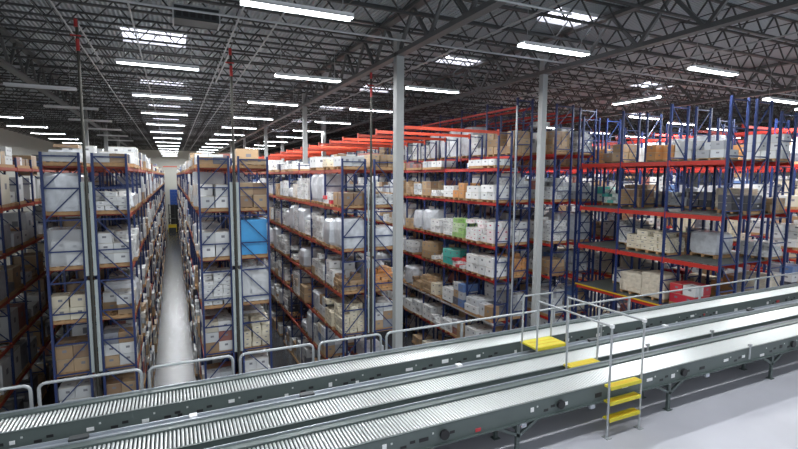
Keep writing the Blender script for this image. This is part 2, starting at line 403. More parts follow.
# ------------------------------------------------------------------ pallet loads
def pallet(b, wx=1.0, wy=1.06, z=0):
    for k in range(5): b.box(-wx/2+k*(wx-.1)/4, -wy/2, z+.1, -wx/2+k*(wx-.1)/4+.1, wy/2, z+.125, 'wood')
    for t in (-1, 0, 1): b.box(-wx/2, t*(wy/2-.05)-.05, z, wx/2, t*(wy/2-.05)+.05, z+.1, 'wood')
def carton_spots(kind, h, seed):
    r = random.Random(seed); out = []; wx, wy = 1.0, 1.06
    if kind in ('white', 'kraft', 'cream', 'pink', 'green', 'teal', 'orange', 'red', 'mixed', 'grey', 'dark'):
        big = r.random() < .4
        lh = r.choice([.15, .2, .25]) if not big else .36
        n = max(1, round(h/lh)); lh = h/n
        for l in range(n):
            nx, ny = (3, 3) if l % 2 == 0 else (3, 2)
            if big: nx, ny = 2, 2
            for i in range(nx):
                for j in range(ny):
                    if n > 2 and l >= n-1-int(3*random.Random(seed*31+int(9*i/nx)+5*int(9*j/ny)).random()**2): continue
                    jx, jy = r.uniform(-.035,.035), r.uniform(-.03,.03)
                    out.append((-wx/2+i*wx/nx+.008+jx, -wy/2+j*wy/ny+.008+jy, .127+l*lh, -wx/2+(i+1)*wx/nx-.008+jx, -wy/2+(j+1)*wy/ny-.008+jy, .127+(l+1)*lh-.008))
    return out
load_cache = {}
def load_mesh(kind, h, seed):
    key = (kind, h, seed)
    if key in load_cache: return load_cache[key]
    b = MB(); pallet(b)
    if kind == 'film':
        b.blob(0, 0, .127, 1.04, 1.1, h, 'filmload', seed, .04)
    elif kind == 'sacks':
        r = random.Random(seed); n = max(2, int(h/.17))
        for l in range(n):
            for i in range(2):
                for j in range(3): b.blob(-.26+i*.52, -.36+j*.36, .127+l*.165, .53, .38, .19, 'sack', seed*97+l*7+i*3+j, .03)
    elif kind == 'wrapped':
        r = random.Random(seed); mt = r.choice(['white', 'mixed', 'grey', 'kraft'])
        for s_ in carton_spots(mt, h, seed): b.box(*s_, mt)
        b.box(-.53, -.56, .13, .53, .56, .13+h*1.01, 'film', 0, .02)
    else:
        for s_ in carton_spots(kind, h, seed): b.box(*s_, kind)
    load_cache[key] = b.data('pallet_load'); return load_cache[key]
DESC = dict(white='white carton', kraft='brown carton', cream='cream carton', pink='white carton with red print', green='green carton', teal='teal carton', orange='orange-brown carton',
            red='red carton', mixed='mixed carton', grey='grey wrapped carton', dark='black box', film='film wrapped', sacks='tan sack', wrapped='stretch wrapped carton')
cands = []
def put(rk, x, y, z, kind, h, level, bay, half, vis=1., prot=0., seed=None):
    cands.append(dict(rk=rk, x=x+prot, y=y, z=z, kind=kind, h=h, lv=level, bay=bay, half=half, vis=vis, seed=R.randrange(5) if seed is None else seed))
LVN = ['top shelf', 'second shelf down', 'third shelf down', 'fourth shelf down', 'fifth shelf down', 'sixth shelf down', 'floor level', 'floor level']
FACING = ('AR', 'BL', 'CL', 'D')
def fill(rk, x0, x1, ystart, nb, levels, side, kinds, vis, custom={}, step=BAY, prot=0., dens=.86, topk=None, floorl=True, tophs=(.3, .35, .5, .7)):
    xc = (x0+x1)/2
    zs = list(levels)+([-Z0] if floorl else [])
    for k in range(nb):
        for li, z in enumerate(zs):
            for hf in (0, 1):
                cu = custom.get((k, li, hf), custom.get((k, li)))
                y = ystart+k*step+step*(.27 if hf == 0 else .73)
                if cu == 0: continue
                if cu: kd, h = cu
                else:
                    if R.random() > dens: continue
                    kd = R.choice(topk if (li == 0 and topk) else kinds)
                    h = R.choice(tophs) if li == 0 else R.choice((.5, .7, .9, 1.1, 1.25, 1.35))
                v = vis
                if k == 0: v = max(v, .8 if hf == 0 else .3)
                elif li == 0: v = max(v, .5)
                if side and k < 3 and li > 0: v *= 1.3
                put(rk, xc, y, z, kd, h, li, k, hf, v, R.uniform(-.02,.03) if k == 0 and hf == 0 else (R.uniform(-.02,.12) if rk in FACING else R.uniform(-.03,.03))*side)
G1 = ['white', 'white', 'film', 'wrapped', 'mixed', 'kraft', 'mixed', 'grey', 'film', 'dark']
TK = ['white', 'white', 'kraft', 'mixed', 'cream', 'white']
fill('AL', -3.65, -2.6, 18, NB, LV, -1, G1, .05, {(0,0,0):('white',.3), (0,1,0):('film',1.2), (0,2,0):('white',1.15), (0,3,0):('cream',1.2), (0,4,0):('kraft',.9), (0,5,0):('white',1.2), (0,0,1):('film',.5)}, topk=TK)
fill('AR', -2.31, -1.3, 18, NB, LV, 1, G1, .7, {(0,1,1):('film',.5), (1,1,0):('white',.5), (1,1,1):('kraft',.4), (2,1,0):('white',.6), (0,0,0):('white',.3), (0,1,0):('white',.75), (0,2,0):('white',1.35), (0,3,0):('mixed',1.0), (0,4,0):('white',1.15), (0,5,0):('kraft',1.1), (0,0,1):('white',.4)}, topk=TK)
fill('BL', .8, 1.85, 18, NB, LV, -1, G1, .7, {(0,0,0):('white',.25), (0,1,0):('white',1.25), (0,2,0):('white',.9), (0,3,0):('white',1.3), (0,4,0):('film',1.1), (0,5,0):('orange',.9), (0,0,1):('white',.4)}, topk=TK)
fill('BR', 2.12, 3.2, 18, NB, LV, 1, G1, .06, {(0,0,0):('kraft',.22), (0,1,0):('kraft',.9), (0,2,0):0, (0,3,0):('white',1.3), (0,4,0):('cream',1.2), (0,5,0):('white',1.2)}, topk=TK)
fill('CL', 6.01, 7.04, 18, NB, LV, -1, G1, 1., {(0,0,0):('mixed',.4), (0,0,1):('cream',.5), (0,1,0):('kraft',.5), (0,1,1):('red',.65), (1,1,0):('film',1.25), (1,1,1):('film',1.25), (2,1,0):('white',1.2), (2,1,1):('white',1.2),
     (0,2,0):('film',1.2), (0,2,1):('film',1.1), (1,2,0):('white',1.3), (1,2,1):('white',1.3), (0,3,0):('kraft',.7), (0,3,1):('white',1.35), (1,3,0):('white',1.3), (0,4,0):('cream',1.25), (0,4,1):('cream',1.2)}, topk=['white','white','cream','white','mixed'])
fill('CR', 7.37, 8.4, 18, NB, LV, 1, G1, .08, {(0,0,0):('kraft',.5), (0,1,0):('white',.7), (0,2,0):('film',.8), (0,3,0):('orange',.9), (0,4,0):('white',1.1)}, topk=['white','white','cream','mixed'])
fill('D', 13.5, 14.3, 18, 26, LD, -1, G1, .9, {(0,0):('white',.3), (1,0):0, (2,0):('white',.35), (0,1,0):('white',1.05), (0,1,1):('white',.95), (1,1,0):('orange',1.15), (1,1,1):('white',.6), (2,1,0):('white',.5), (2,1,1):('kraft',.8), (3,1,0):('grey',1.),(3,1,1):('kraft',.9),
     (0,2,0):('pink',1.3), (0,2,1):('pink',1.2), (1,2,0):('green',1.2), (1,2,1):('white',1.), (2,2,0):('white',1.1), (2,2,1):('film',1.2), (3,2,0):('film',1.1), (0,3,0):('white',.9), (0,3,1):('white',.85), (1,3,0):('red',.6), (1,3,1):('teal',.8), (2,3,0):('white',.6), (2,3,1):('kraft',.9),
     (0,4,0):('orange',.6), (0,4,1):('white',.7), (1,4,0):('dark',1.2), (1,4,1):('white',.7), (2,4,0):('cream',1.), (2,4,1):('kraft',1.1), (3,4,0):('kraft',1.)} | {(k,5,h_):('white',.8 if (k+h_)%2 else .6) for k in range(14) for h_ in (0,1)} | {(k,6,h_):(0 if (k+h_) % 3 else ('kraft',.4)) for k in range(14) for h_ in (0,1)}, tophs=(.25,.3,.35))  # low-shelf white loads are added, standing in for the pale lit background
fill('DT', 14.5, 15.45, 18, 26, [1.05]+LD[1:], 1, ['film','white','white','grey','kraft'], .15, {(k,0,h_): (kd,hh) for k,h_,kd,hh in ((0,0,'kraft',1.35),(0,1,'kraft',1.4),(1,0,'white',1.4),(1,1,'film',1.5),(2,0,'film',1.5),(2,1,'film',1.3),(3,0,'film',1.5),(3,1,'white',1.2),(4,0,'white',1.2))} | {(0,1,0):('grey',1.2),(0,2,0):('white',1.3),(0,3,0):('orange',1.1),(0,4,0):('grey',1.1)}, tophs=(1.1,1.3,1.45))
fill('E', 16.5, 17.6, 17.6, 22, [1.15]+LD[1:], 1, ['grey','film','white','grey','kraft'], .15, {(0,0,0):('kraft',1.3), (0,0,1):('kraft',1.3),(0,1,0):('grey',1.25),(0,2,0):('white',1.3),(0,3,0):('kraft',1.),(0,4,0):('grey',1.2)}, tophs=(1.1,1.3))
fill('F', 18., 19.1, 17.6, 22, [1.15]+LD[1:], 1, ['grey','film','white','grey','kraft'], .15, {(0,0,0):('grey',1.2),(0,1,0):('grey',1.2),(0,2,0):('film',1.3),(0,3,0):('grey',1.3),(0,4,0):('grey',1.2)}, tophs=(1.1,1.3))
GG = ['white','kraft','orange','cream','mixed','white','grey','film','sacks']
fill('G', 21.2, 22.3, 10.6, 9, LF, -1, GG, .9, {(1,0,0):('film',1.1),(1,0,1):('grey',1.2),(2,0,0):('white',1.2),(2,0,1):('white',1.15),(3,0,0):('white',1.),(3,0,1):('orange',1.15),(4,0,0):('kraft',1.3),(4,0,1):('kraft',1.3),(5,0,0):('white',1.1),
     (1,1,0):('dark',1.0),(1,1,1):('grey',1.0),(2,1,0):('mixed',.8),(2,1,1):('kraft',1.1),(3,1,0):('teal',.8),(3,1,1):('teal',.8),(4,1,0):('grey',1.0),
     (1,2,0):('grey',1.0),(1,2,1):('green',.7),(2,2,0):('white',1.0),(2,2,1):('cream',1.1),(3,2,0):('white',1.2),(3,2,1):('kraft',.8),(4,2,0):('cream',1.),
     (1,3,0):('cream',1.),(1,3,1):('red',.9),(2,3,0):('red',.9),(2,3,1):('sacks',1.3),(3,3,0):('sacks',1.3),(3,3,1):('white',1.),(4,3,0):('kraft',1.)}, floorl=False, tophs=(.9,1.1,1.3))
fill('H', 25.5, 26.6, 10.6, 12, LF+[-7.], -1, GG, .35, dens=.85, floorl=True, tophs=(.9,1.1,1.3))
fill('I', 30.4, 31.5, 12, 14, LF+[-7.], -1, GG, .1, dens=.8, tophs=(.9,1.1,1.3))
fill('J', 36.4, 37.5, 14, 16, LF+[-7.], -1, GG, .1, dens=.8, tophs=(.9,1.1,1.3))
fill('K', 44, 45.1, 16, 18, LF+[-7.], -1, GG, .1, dens=.8, tophs=(.9,1.1,1.3))
fill('Z', -6.9, -5.85, 18, NB, LV, 1, G1, .05, topk=TK)
# loose pallets standing on the decks nearer than the rack
for (x, y, lvl, kd, h) in ((18.9, 14.4, 2, 'cream', 1.0), (18.9, 13.4, 2, 'cream', .9), (18.9, 13.5, 3, 'sacks', 1.15), (18.9, 14.6, 3, 'sacks', 1.0), (18.9, 12.2, 3, 'red', .8), (20.05, 16.0, 3, 'mixed', 1.), (20.05, 13.5, 0, 'white', 1.1), (20.05, 15.9, 2, 'white', 1.2), (20.05, 13.4, 2, 'kraft', .7), (20.05, 15.8, 1, 'kraft', .7), (20.05, 16.9, 1, 'teal', .6), (20.05, 12.2, 2, 'film', .9), (20.05, 11.2, 1, 'dark', .6), (20.05, 16.9, 0, 'kraft', 1.2), (20.05, 14.6, 0, 'orange', 1.0), (20.05, 12.2, 0, 'grey', 1.0)):
    put('deck', x, y, LF[lvl]+.032, kd, h, lvl, 0, 0, 3.)

def score(c):
    d2 = c['x']**2 + c['y']**2 + c['z']**2
    v = c['vis']
    x, y = c['x'], c['y']; rx, fw = x*.904-y*.428, y*.904+x*.428
    if fw < 1 or abs(rx/fw) > .88: v *= .05
    if c['z'] < -6.4 and y < 21: v *= .2 if c['z'] > -8 else .02
    if c['z'] < -9: v *= .1
    if c['rk'] in ('BL', 'AR'):   # seen at grazing angle
        v *= .5
    return v*(c['h']+.15)/d2
cands.sort(key=score, reverse=True)
RN2 = dict(AL='outermost rack beside twin guard strips', AR='rack lining the long aisle, guard-strip side', BL='rack lining the long aisle, blue-bin side', BR='rack with the blue bin',
           CL='rack before the grey column', CR='rack behind the grey column', D='red-beamed rack', DT='tall rack backing the red-beamed one', E='tall rack behind the wide column',
           F='tall rack where the decks begin', G='rack across the grey decks', H='rack behind the grey decks', I='third rack behind the decks', J='fourth rack behind the decks', K='last rack behind the decks',
           Z='rack beyond the outermost aisle')
near, restc = cands[:292], cands[292:]
DK = {0: 'top', 1: 'second', 2: 'third', 3: 'lowest visible'}
decks_n = 0
for n, c in enumerate(near):
    loc = (c['x'], c['y'], c['z']+.006+Z0); sd = c['seed']
    if c['rk'] == 'deck':
        decks_n += 1
        lab = '%s load standing loose on the %s grey deck, %s along' % (DESC[c['kind']], DK[c['lv']], ORD[decks_n-1])
    else:
        lab = '%s load, %s, %s bay, %s half, %s' % (DESC[c['kind']], LVN[c['lv']].replace(' down', ''), ORD[c['bay']], 'near' if c['half'] == 0 else 'far', RN2[c['rk']])
    w = lab.split()
    if len(w) > 16: lab = lab.replace(' with red print', '').replace(', near half,', ' near half,').replace(' load,', ',').replace('stretch wrapped carton', 'wrapped carton')
    if n < 70 and c['kind'] not in ('film', 'sacks'):
        root = bpy.data.objects.new('pallet_load', None); C.objects.link(root); root.location = loc; root.rotation_euler.z = R.uniform(-.02,.02)
        pb = load_cache.get('pallet')
        if not pb:
            b = MB(); pallet(b); pb = load_cache['pallet'] = b.data('wooden_pallet')
        link('wooden_pallet', pb, root, (0,0,0))
        mt = c['kind'] if c['kind'] != 'wrapped' else 'white'
        cache = {}
        for s_ in carton_spots(mt, c['h'], sd+100*(n % 3)):
            dm = (round(s_[3]-s_[0], 3), round(s_[4]-s_[1], 3), round(s_[5]-s_[2], 3))
            if dm not in cache: cache[dm] = MB().box(0, 0, 0, *dm, mt).data('carton')
            link('carton', cache[dm], root, (s_[0], s_[1], s_[2]))
        if c['kind'] == 'wrapped' or (n % 4 == 0 and c['kind'] == 'white'):
            MB().box(-.535, -.565, .13, .535, .565, .13+c['h']*1.0+.01, 'film', 0, .015).build('stretch_film', root, (0,0,0))
    else:
        root = link('pallet_load', load_mesh(c['kind'], c['h'], sd), None, loc, R.uniform(-.03,.03))
    tag(root, lab, 'pallet load', 'pallet loads in the racks')
bulk = MB(); rr = random.Random(3)
for c in restc:
    x, y, z, h = c['x'], c['y'], c['z']+.006, c['h']
    bulk.box(x-.5, y-.53, z, x+.5, y+.53, z+.12, 'wood')
    sk = {'white':'white','kraft':'kraft','cream':'cream','orange':'orange','grey':'grey','mixed':'mixed','film':'filmload'}.get(c['kind'], 'bulk')
    if rr.random() < .6: sk = 'bulk'
    if c['y'] < 45 and c['vis'] > .3:
        n = max(1, round(h/.4))
        for l in range(n):
            for i in (0, 1):
                for j in (0, 1):
                    w = rr.uniform(-.05,.02)
                    bulk.box(x-.5+i*.5-w*(1-i), y-.53+j*.53-w*(1-j), z+.125+l*h/n, x-.01+i*.5+w*i, y-.01+j*.53+w*j, z+.115+(l+1)*h/n, sk)
    else:
        j = rr.uniform(-.12,.02)
        bulk.box(x-.5-j, y-.53, z+.125, x+.5+j, y+.53, z+.125+h*rr.uniform(.6,1), sk)
        if rr.random() < .5: bulk.box(x-.4, y-.4, z+.126+h, x+.3, y+.3, z+.15+h*1.15, 'bulk')
o = bulk.build('pallet_load'); tag(o, 'countless further pallet loads filling the deeper bays of all the racks', 'pallet load', 'pallet loads in the racks', 'stuff')

# the big blue bin
root = empty('storage_bin', (2.66, 18.62, -3.0+.006)); tag(root, 'big bright blue wrapped bin in the end bay of the rack', 'bin')
b = MB(); b.box(-.46, -.5, .13, .46, .5, 1.4, 'bin'); b.box(-.49, -.53, 1.3, .49, .53, 1.42, 'bin')
for t in (-.46, .42): b.box(t, -.515, .13, t+.04, .515, 1.3, 'bin')
b.build('bin_body', root, (0,0,0)); b = MB(); pallet(b); b.build('wooden_pallet', root, (0,0,0))

# sprinkler risers and guard strips in the flues
for k, (x, zt, lab) in enumerate(((-2.455, 4.75, 'dark sprinkler riser with red valve, in the gap by the outermost rack'), (1.985, 4.4, 'dark sprinkler riser with red valve, in the gap beside the blue bin'),
                                  (7.205, 4.08, 'dark sprinkler riser with red valve, behind the grey column'))):
    yy = 17.86
    b = MB(); b.tube([(x, yy, -Z0+.01), (x, yy, zt)], .045, 'riser', 8)
    root = b.build('sprinkler_riser'); tag(root, lab, 'pipe', 'sprinkler risers')
    v = MB(); v.tube([(x-.02, yy-.05, zt-.25), (x-.02, yy-.05, zt-.02)], .05, 'valve', 10); v.tube([(x-.18, yy-.03, zt-.5), (x+.1, yy-.03, zt-.5)], .025, 'valve', 8); v.tube([(x, yy-.02, zt-.95), (x, yy-.02, zt-.6)], .05, 'valve', 8)
    v.build('valve', root, (0,0,0))
    if k < 2: MB().tube([(x, yy, zt-.1), (x, yy+6, zt-.1)], .03, 'pipe', 8).build('branch_pipe', root, (0,0,0))
    if k < 3:
        for s_ in (-1, 1):
            for (za, zb) in ((-.2, -3.2), (-3.35, -6.4)):
                gw, go = (.045, .105) if k < 2 else (.025, .1)
                MB().box(x+s_*go-gw, yy+.02, zb, x+s_*go+gw, yy+.06, za, 'guard').build('guard_strip', root, (0,0,0))
b = MB(); b.tube([(14.4, 17.86, -Z0+.01), (14.4, 17.86, 3.3)], .04, 'pipe', 8); o = b.build('sprinkler_riser'); tag(o, 'bright silver pipe rising on the tall rack behind the red-beamed rack', 'pipe')

# ------------------------------------------------------------------ roof services
def conduit(pts, r, lab): o = MB().tube(pts, r, 'pipe', 6).build('ceiling_pipe'); tag(o, lab, 'pipe', 'pipes under the roof')
for x, z, lab in ((-2.75, 4.6, 'thin pipe running under the roof above the outermost rack'), (1.9, 4.5, 'thin pipe running under the roof above the blue bin rack'), (3.0, 4.55, 'thin pipe under the roof beyond the blue bin rack'),
                  (9.1, 4.45, 'thin pipe under the roof above the red ties'), (-.9, 4.65, 'thin pipe under the roof directly over the long aisle'), (17.2, 4.4, 'thin pipe under the roof over the tall dark racks')):
    conduit([(x, 1, z), (x, 95, z)], .028, lab)
conduit([(-15, 14.05, 4.3), (30, 14.05, 4.3)], .03, 'silver pipe crossing under the roof above the unit heater')
conduit([(-6, 9.2, 4.0), (9, 9.2, 4.0)], .03, 'thin pipe crossing under the roof close to the first lamps')
# unit heater
root = empty('unit_heater', (.85, 16.3, 4.62)); tag(root, 'black louvred unit heater hanging under the roof over the long aisle', 'heater')
b = MB(); b.box(-.62, -.35, 0, .62, .35, .38, 'darksteel'); b.build('casing', root, (0,0,0))
b = MB()
for k in range(6): b.box(-.57+k*.195, -.37, .06, -.43+k*.195, -.352, .32, 'black')
b.build('louvre', root, (0,0,0))
b = MB()
for x in (-.64, .64): b.box(x-.02, -.38, -.03, x+.02, .38, .41, 'pipe')
b.box(-.66, -.38, .38, .66, -.34, .42, 'pipe')
for x in (-.6, .6): b.tube([(x, 0, .4), (x, 0, .96)], .012, 'pipe', 5)
b.build('bracket', root, (0,0,0))
# lamps
def lamp_data(on):
    t = 'lamp' if on else 'lamp_off'
    h = MB(); h.box(-1.22, -.13, .05, 1.22, .13, .10, 'lamp_body')
    for s_ in (-1, 1): h.hexa([(-1.22, s_*.13-.006, .05), (1.22, s_*.13-.006, .05), (1.22, s_*.13+.006, .05), (-1.22, s_*.13+.006, .05), (-1.22, s_*.17-.006, -.01), (1.22, s_*.17-.006, -.01), (1.22, s_*.17+.006, -.01), (-1.22, s_*.17+.006, -.01)], 'lamp_body')
    tb = MB()
    for x0, x1 in ((-1.2, -.02), (.02, 1.2)):
        for yy in (-.1, -.035, .035, .1): tb.tube([(x0, yy, .015), (x1, yy, .015)], .03, t, 6)
    w = MB().tube([(0, 0, .1), (0, 0, 1.2)], .008, 'pipe', 4)
    return h.data('housing'), tb.data('tube'), w.data('hanger')
LON, LOFF = lamp_data(True), lamp_data(False)
nl = 0
def lamp(x, y, z, lab, on=True, rot=0, power=230):
    global nl; nl += 1
    root = empty('strip_light', (x, y, z)); root.rotation_euler.z = rot
    tag(root, lab, 'lamp', 'hanging strip lights')
    h, t, w = LON if on else LOFF
    link('housing', h, root, (0,0,0)); link('tube', t, root, (0,0,0)); [link('hanger', w, root, (hx,0,0)) for hx in (-1., 1.)]
    if on and power:
        l = bpy.data.lights.new('strip_light_glow', 'AREA'); l.shape = 'RECTANGLE'; l.size = 2.3; l.size_y = .3; l.energy = power; l.color = (.94,.97,1.)
        lo = bpy.data.objects.new('strip_light_glow', l); C.objects.link(lo); lo.parent = root; lo.location = (0,0,-.03)
YL = [10.75, 17.8, 24.6, 31.3, 37.9, 44.5, 51.1, 57.7, 64.3, 70.9, 77.5, 84.1, 90.7, 97.3]
for k, yy in enumerate(YL[1:]): lamp(-.25, yy+.2, 3.6, 'lit strip light over the long open aisle, %s from the front' % ORD[k])
for k, yy in enumerate(YL): lamp(4.7 if k else 2.65, yy, 3.6, 'lit strip light over the aisle past the blue bin rack, %s from the front' % ORD[k])
for k, yy in enumerate(YL): lamp(9.95 if k != 3 else 9.9, yy, 3.6, 'lit strip light beside the red ties over the wide aisle, %s from the front' % ORD[k])
for k, yy in enumerate(YL[2:8]): lamp(-4.75, yy, 3.6, 'unlit strip light over the outer aisle, %s from the front' % ORD[k], on=False)
for k, yy in enumerate(YL[4:]): lamp(-9.6, yy, 3.6, 'lit strip light far beyond the outer racks, %s in its row' % ORD[k], power=150)
for k, x in enumerate((-5.2, .4, 5.6, 11, 16.5)): lamp(x, 4.0, 3.6, 'added unseen strip light above the mezzanine floor, %s along' % ORD[k], power=95)  # lamp row out of view, added to brighten the mezzanine and conveyors
lamp(19.7, 15.9, 3.6, 'lit strip light above the grey decks, turned along the racks', rot=math.pi/2, power=110)
lamp(17.4, 10.9, 3.75, 'lit strip light nearest the conveyors above the open rack', power=110)
for i, (x, ys) in enumerate(((24., (12., 18.6, 25.2, 32, 39)), (28.6, (13., 19.6, 26.2, 33, 40)), (34., (14., 20.6, 27.2, 34, 42)), (41., (16., 24, 32, 42)))):
    for k, yy in enumerate(ys): lamp(x, yy, 3.35, 'lit strip light in the %s row behind the grey decks, %s back' % (ORD[i], ORD[k]), power=330)

# ------------------------------------------------------------------ end-of-aisle truck
root = empty('order_picker', (-.25, 97, -Z0)); root.location.z = 0; tag(root, 'yellow order picker truck parked at the far end of the long aisle', 'forklift')
b = MB(); b.box(-.7, -.6, .15, .7, .9, 1.5, 'truck'); b.box(-.62, -.75, .05, .62, -.6, 1.0, 'darksteel'); b.build('chassis', root, (0,0,0))
b = MB()
for x in (-.5, .5): b.box(x-.08, .9, .1, x+.08, 1.1, 5.2, 'darksteel')
for z in (1.8, 3.2, 5.0): b.box(-.5, .95, z, .5, 1.05, z+.12, 'darksteel')
b.build('mast', root, (0,0,0))
b = MB(); b.box(-.65, -.5, 2.6, .65, .6, 2.68, 'darksteel')
for x, yy in ((-.6,-.45), (.6,-.45), (-.6,.5), (.6,.5)): b.box(x-.03, yy-.03, 1.5, x+.03, yy+.03, 2.6, 'darksteel')
b.build('overhead_guard', root, (0,0,0))
for x, yy in ((-.55,-.4), (.55,-.4), (-.55,.6), (.55,.6)): MB().tube([(x-.07, yy, .16), (x+.07, yy, .16)], .155, 'black', 14).build('wheel', root, (0,0,0))

# ------------------------------------------------------------------ conveyors
TOP = -3.38
rd = MB().tube([(0, .03, 0), (0, 1., 0)], .0195, 'galv', 8)
def conveyor(y0, y1, xa, xb, xi, lab, legs, lab_seed):
    """y0 near rail, y1 far rail; rollers between; xi = where the 100 individually built rollers start"""
    root = empty('roller_conveyor', ((xa+xb)/2, (y0+y1)/2, DECK)); tag(root, lab, 'conveyor', 'roller conveyors')
    ox, oy, oz = -(xa+xb)/2, -(y0+y1)/2, -DECK
    P = lambda x, y, z: (x+ox, y+oy, z+oz)
    def bx(b, x0, ya, za, x1, yb, zb, m_): b.box(x0+ox, ya+oy, za+oz, x1+ox, yb+oy, zb+oz, m_)
    for nm, ya, s_ in (('near', y0, 1), ('far', y1-.055, -1)):
        b = MB(); bx(b, xa, ya, TOP-.25, xb, ya+.008 if s_ > 0 else ya+.055, TOP, 'frame') if False else None
        if s_ > 0:
            bx(b, xa, ya, TOP-.27, xb, ya+.02, TOP, 'frame'); bx(b, xa, ya-.0, TOP-.005, xb, ya+.035, TOP+.01, 'frame'); bx(b, xa, ya-.045, TOP-.27, xb, ya, TOP-.255, 'frametop')
        else:
            bx(b, xa, ya+.035, TOP-.27, xb, ya+.055, TOP+.02, 'frame'); bx(b, xa, ya-.08, TOP+.006, xb, ya+.055, TOP+.03, 'frametop'); bx(b, xa, ya-.08, TOP-.06, xb, ya-.065, TOP+.006, 'frame')
            bx(b, xa, ya+.04, TOP+.03, xb, ya+.055, TOP+.05, 'tray')
        b.build('side_rail', root, (0,0,0))
    # rollers
    ya, yb = y0+.03, y1-.14; L = yb-ya
    r1 = MB().tube([(0,0,0), (0,L,0)], .0185, 'galv', 8).data('roller'); rest = MB()
    x = xa+.05; k = 0; cnt = 0
    while x < xb-.05:
        if x >= xi and cnt < 100: link('roller', r1, root, P(x, ya, TOP-.012)); cnt += 1
        else: rest.tube([P(x, ya, TOP-.012), P(x, yb, TOP-.012)], .0185, 'galv', 8)
        x += .05
    o = rest.build('roller', root, (0,0,0)); o['kind'] = 'stuff'
    b = MB(); bx(b, xa, y0+.025, TOP-.14, xb, y1-.06, TOP-.12, 'black'); b.build('drive_belt', root, (0,0,0))
    rr = random.Random(lab_seed)
    x = xa+.6
    while x < xb:
        kind = rr.random(); w = rr.choice((.06, .09, .14)); h = rr.choice((.05, .07)); z = TOP-.24+rr.uniform(0,.1)
        mt = 'sticker' if kind < .5 else ('redst' if kind < .58 else 'black')
        b = MB(); bx(b, x, y0-.008, z, x+w, y0, z+h, mt); b.build('label_plate' if mt != 'black' else 'bracket_plate', root, (0,0,0))
        if rr.random() < .75:
            for q in range(2):
                b = MB(); bx(b, x+w+.2+q*.14, y0-.003, TOP-.2+.04*q, x+w+.29+q*.13, y0, TOP-.16+.04*q, 'black'); b.build('slot', root, (0,0,0))
            b = MB(); bx(b, x+w+.06, y0-.006, TOP-.1, x+w+.085, y0, TOP-.075, 'galv'); b.build('bolt', root, (0,0,0))
        x += rr.uniform(.45, 1.0)
    for lx, bw in legs:
        for yy in (y0+.03, y1-.09):
            b = MB(); bx(b, lx-.03, yy, DECK+.012, lx+.03, yy+.05, TOP-.2, 'frame'); bx(b, lx-.06, yy-.03, DECK+.001, lx+.06, yy+.08, DECK+.014, 'frame')
            b.build('leg', root, (0,0,0))
        b = MB(); bx(b, lx-.02, y0+.08, DECK+.4, lx+.02, y1-.09, DECK+.45, 'frame')
        if bw: b.bar(P(lx, y0+.05, DECK+.31), P(lx+bw, y0+.05, TOP-.24), .04, .045, 'frame'); b.bar(P(lx, y0+.05, DECK+.33), P(lx-bw, y0+.05, TOP-.24), .04, .045, 'frame')
        b.build('leg_brace', root, (0,0,0))
    return root
c3 = conveyor(5.40, 6.05, -4.5, 18.5, .3, 'roller conveyor nearest the open floor, yellow treads rising beside it', [(-3,.4), (0,.5), (2.2,.5), (4.58,.5), (8.03,.5), (11.3,.5), (14.6,.5)], 3)
c2 = conveyor(6.27, 6.91, -4.5, 18.5, -1.5, 'middle roller conveyor between the silver tray and the front conveyor', [(-3,0), (0,0), (3.2,0), (6.5,0), (9.6,0), (12.8,0), (16,0)], 5)
c1 = conveyor(7.60, 8.22, -4.5, 18.5, -1.8, 'roller conveyor running along the mezzanine edge railing', [(-3,0), (0,0), (3.2,0), (6.5,0), (9.6,0), (12.8,0), (16,0)], 9)
# motor/pulley discs on the front conveyor
for mx in (3.25, 5.35, 8.3, 11.9):
    MB().tube([(mx-7.0, 5.385-5.725, .82-.13), (mx-7.0, 5.345-5.725, .82-.13)], .07, 'black', 14).build('pulley_cover', c3, (0,0,0))
for mx in (1.7, 4.55, 5.95, 8.9): MB().box(mx-7.0, 5.33-5.725, .82-.32, mx-6.9, 5.39-5.725, .82-.26, 'tray').build('sensor', c3, (0,0,0))
# cable tray between the back and the middle conveyor
root = empty('cable_tray', (7, 7.22, DECK)); tag(root, 'long silver cable tray lying between the back and middle conveyors', 'cable tray')
b = MB(); b.box(-11.5, -.19, .72, 11.5, .02, .73, 'tray'); b.box(-11.5, -.2, .72, 11.5, -.185, .775, 'tray'); b.box(-11.5, .02, .70, 11.5, .035, .77, 'tray'); b.box(-11.5, .06, .58, 11.5, .33, .60, 'ledge'); b.build('tray_channel', root, (0,0,0))
for k in range(8):
    x = -10.+k*3
    MB().box(x, -.15, 0.001, x+.05, .15, .72, 'frame').build('leg', root, (0,0,0))
for k, x in enumerate((-8.35, -6.9, -5.3, -2.4, .9, 3.3, 6.6)):
    MB().box(x, -.06, .731, x+(.1 if k % 2 else .22), .05, .78, 'darksteel' if k % 2 == 0 else 'sticker').build('junction_box', root, (0,0,0))
# photo-eye brackets
for k, (x, yb) in enumerate(((8.62, 7.54), (8.45, 6.24), (10.5, 6.24), (10.3, 5.37))):
    o = MB(); o.box(x-.02, yb-.02, TOP-.2, x+.02, yb-.003, TOP+.1, 'pipe'); o.box(x-.035, yb-.03, TOP+.06, x+.035, yb+.02, TOP+.11, 'pipe')
    tag(o.build('sensor_bracket'), ['small grey sensor bracket beside the back conveyor past the crossover', 'small grey sensor bracket on the middle conveyor past the crossover handrail',
        'small grey sensor bracket further along the middle conveyor', 'small grey sensor bracket on the front conveyor past the legs'][k], 'sensor', 'conveyor sensors')
o = MB().box(8.53, 7.28, TOP-.24, 8.66, 7.4, TOP-.12, 'yellow').build('yellow_bracket'); o.name = 'guard_bracket'
o.data.materials[0] = M['yellowedge']; tag(o, 'small dull yellow bracket between back and middle conveyors', 'bracket')

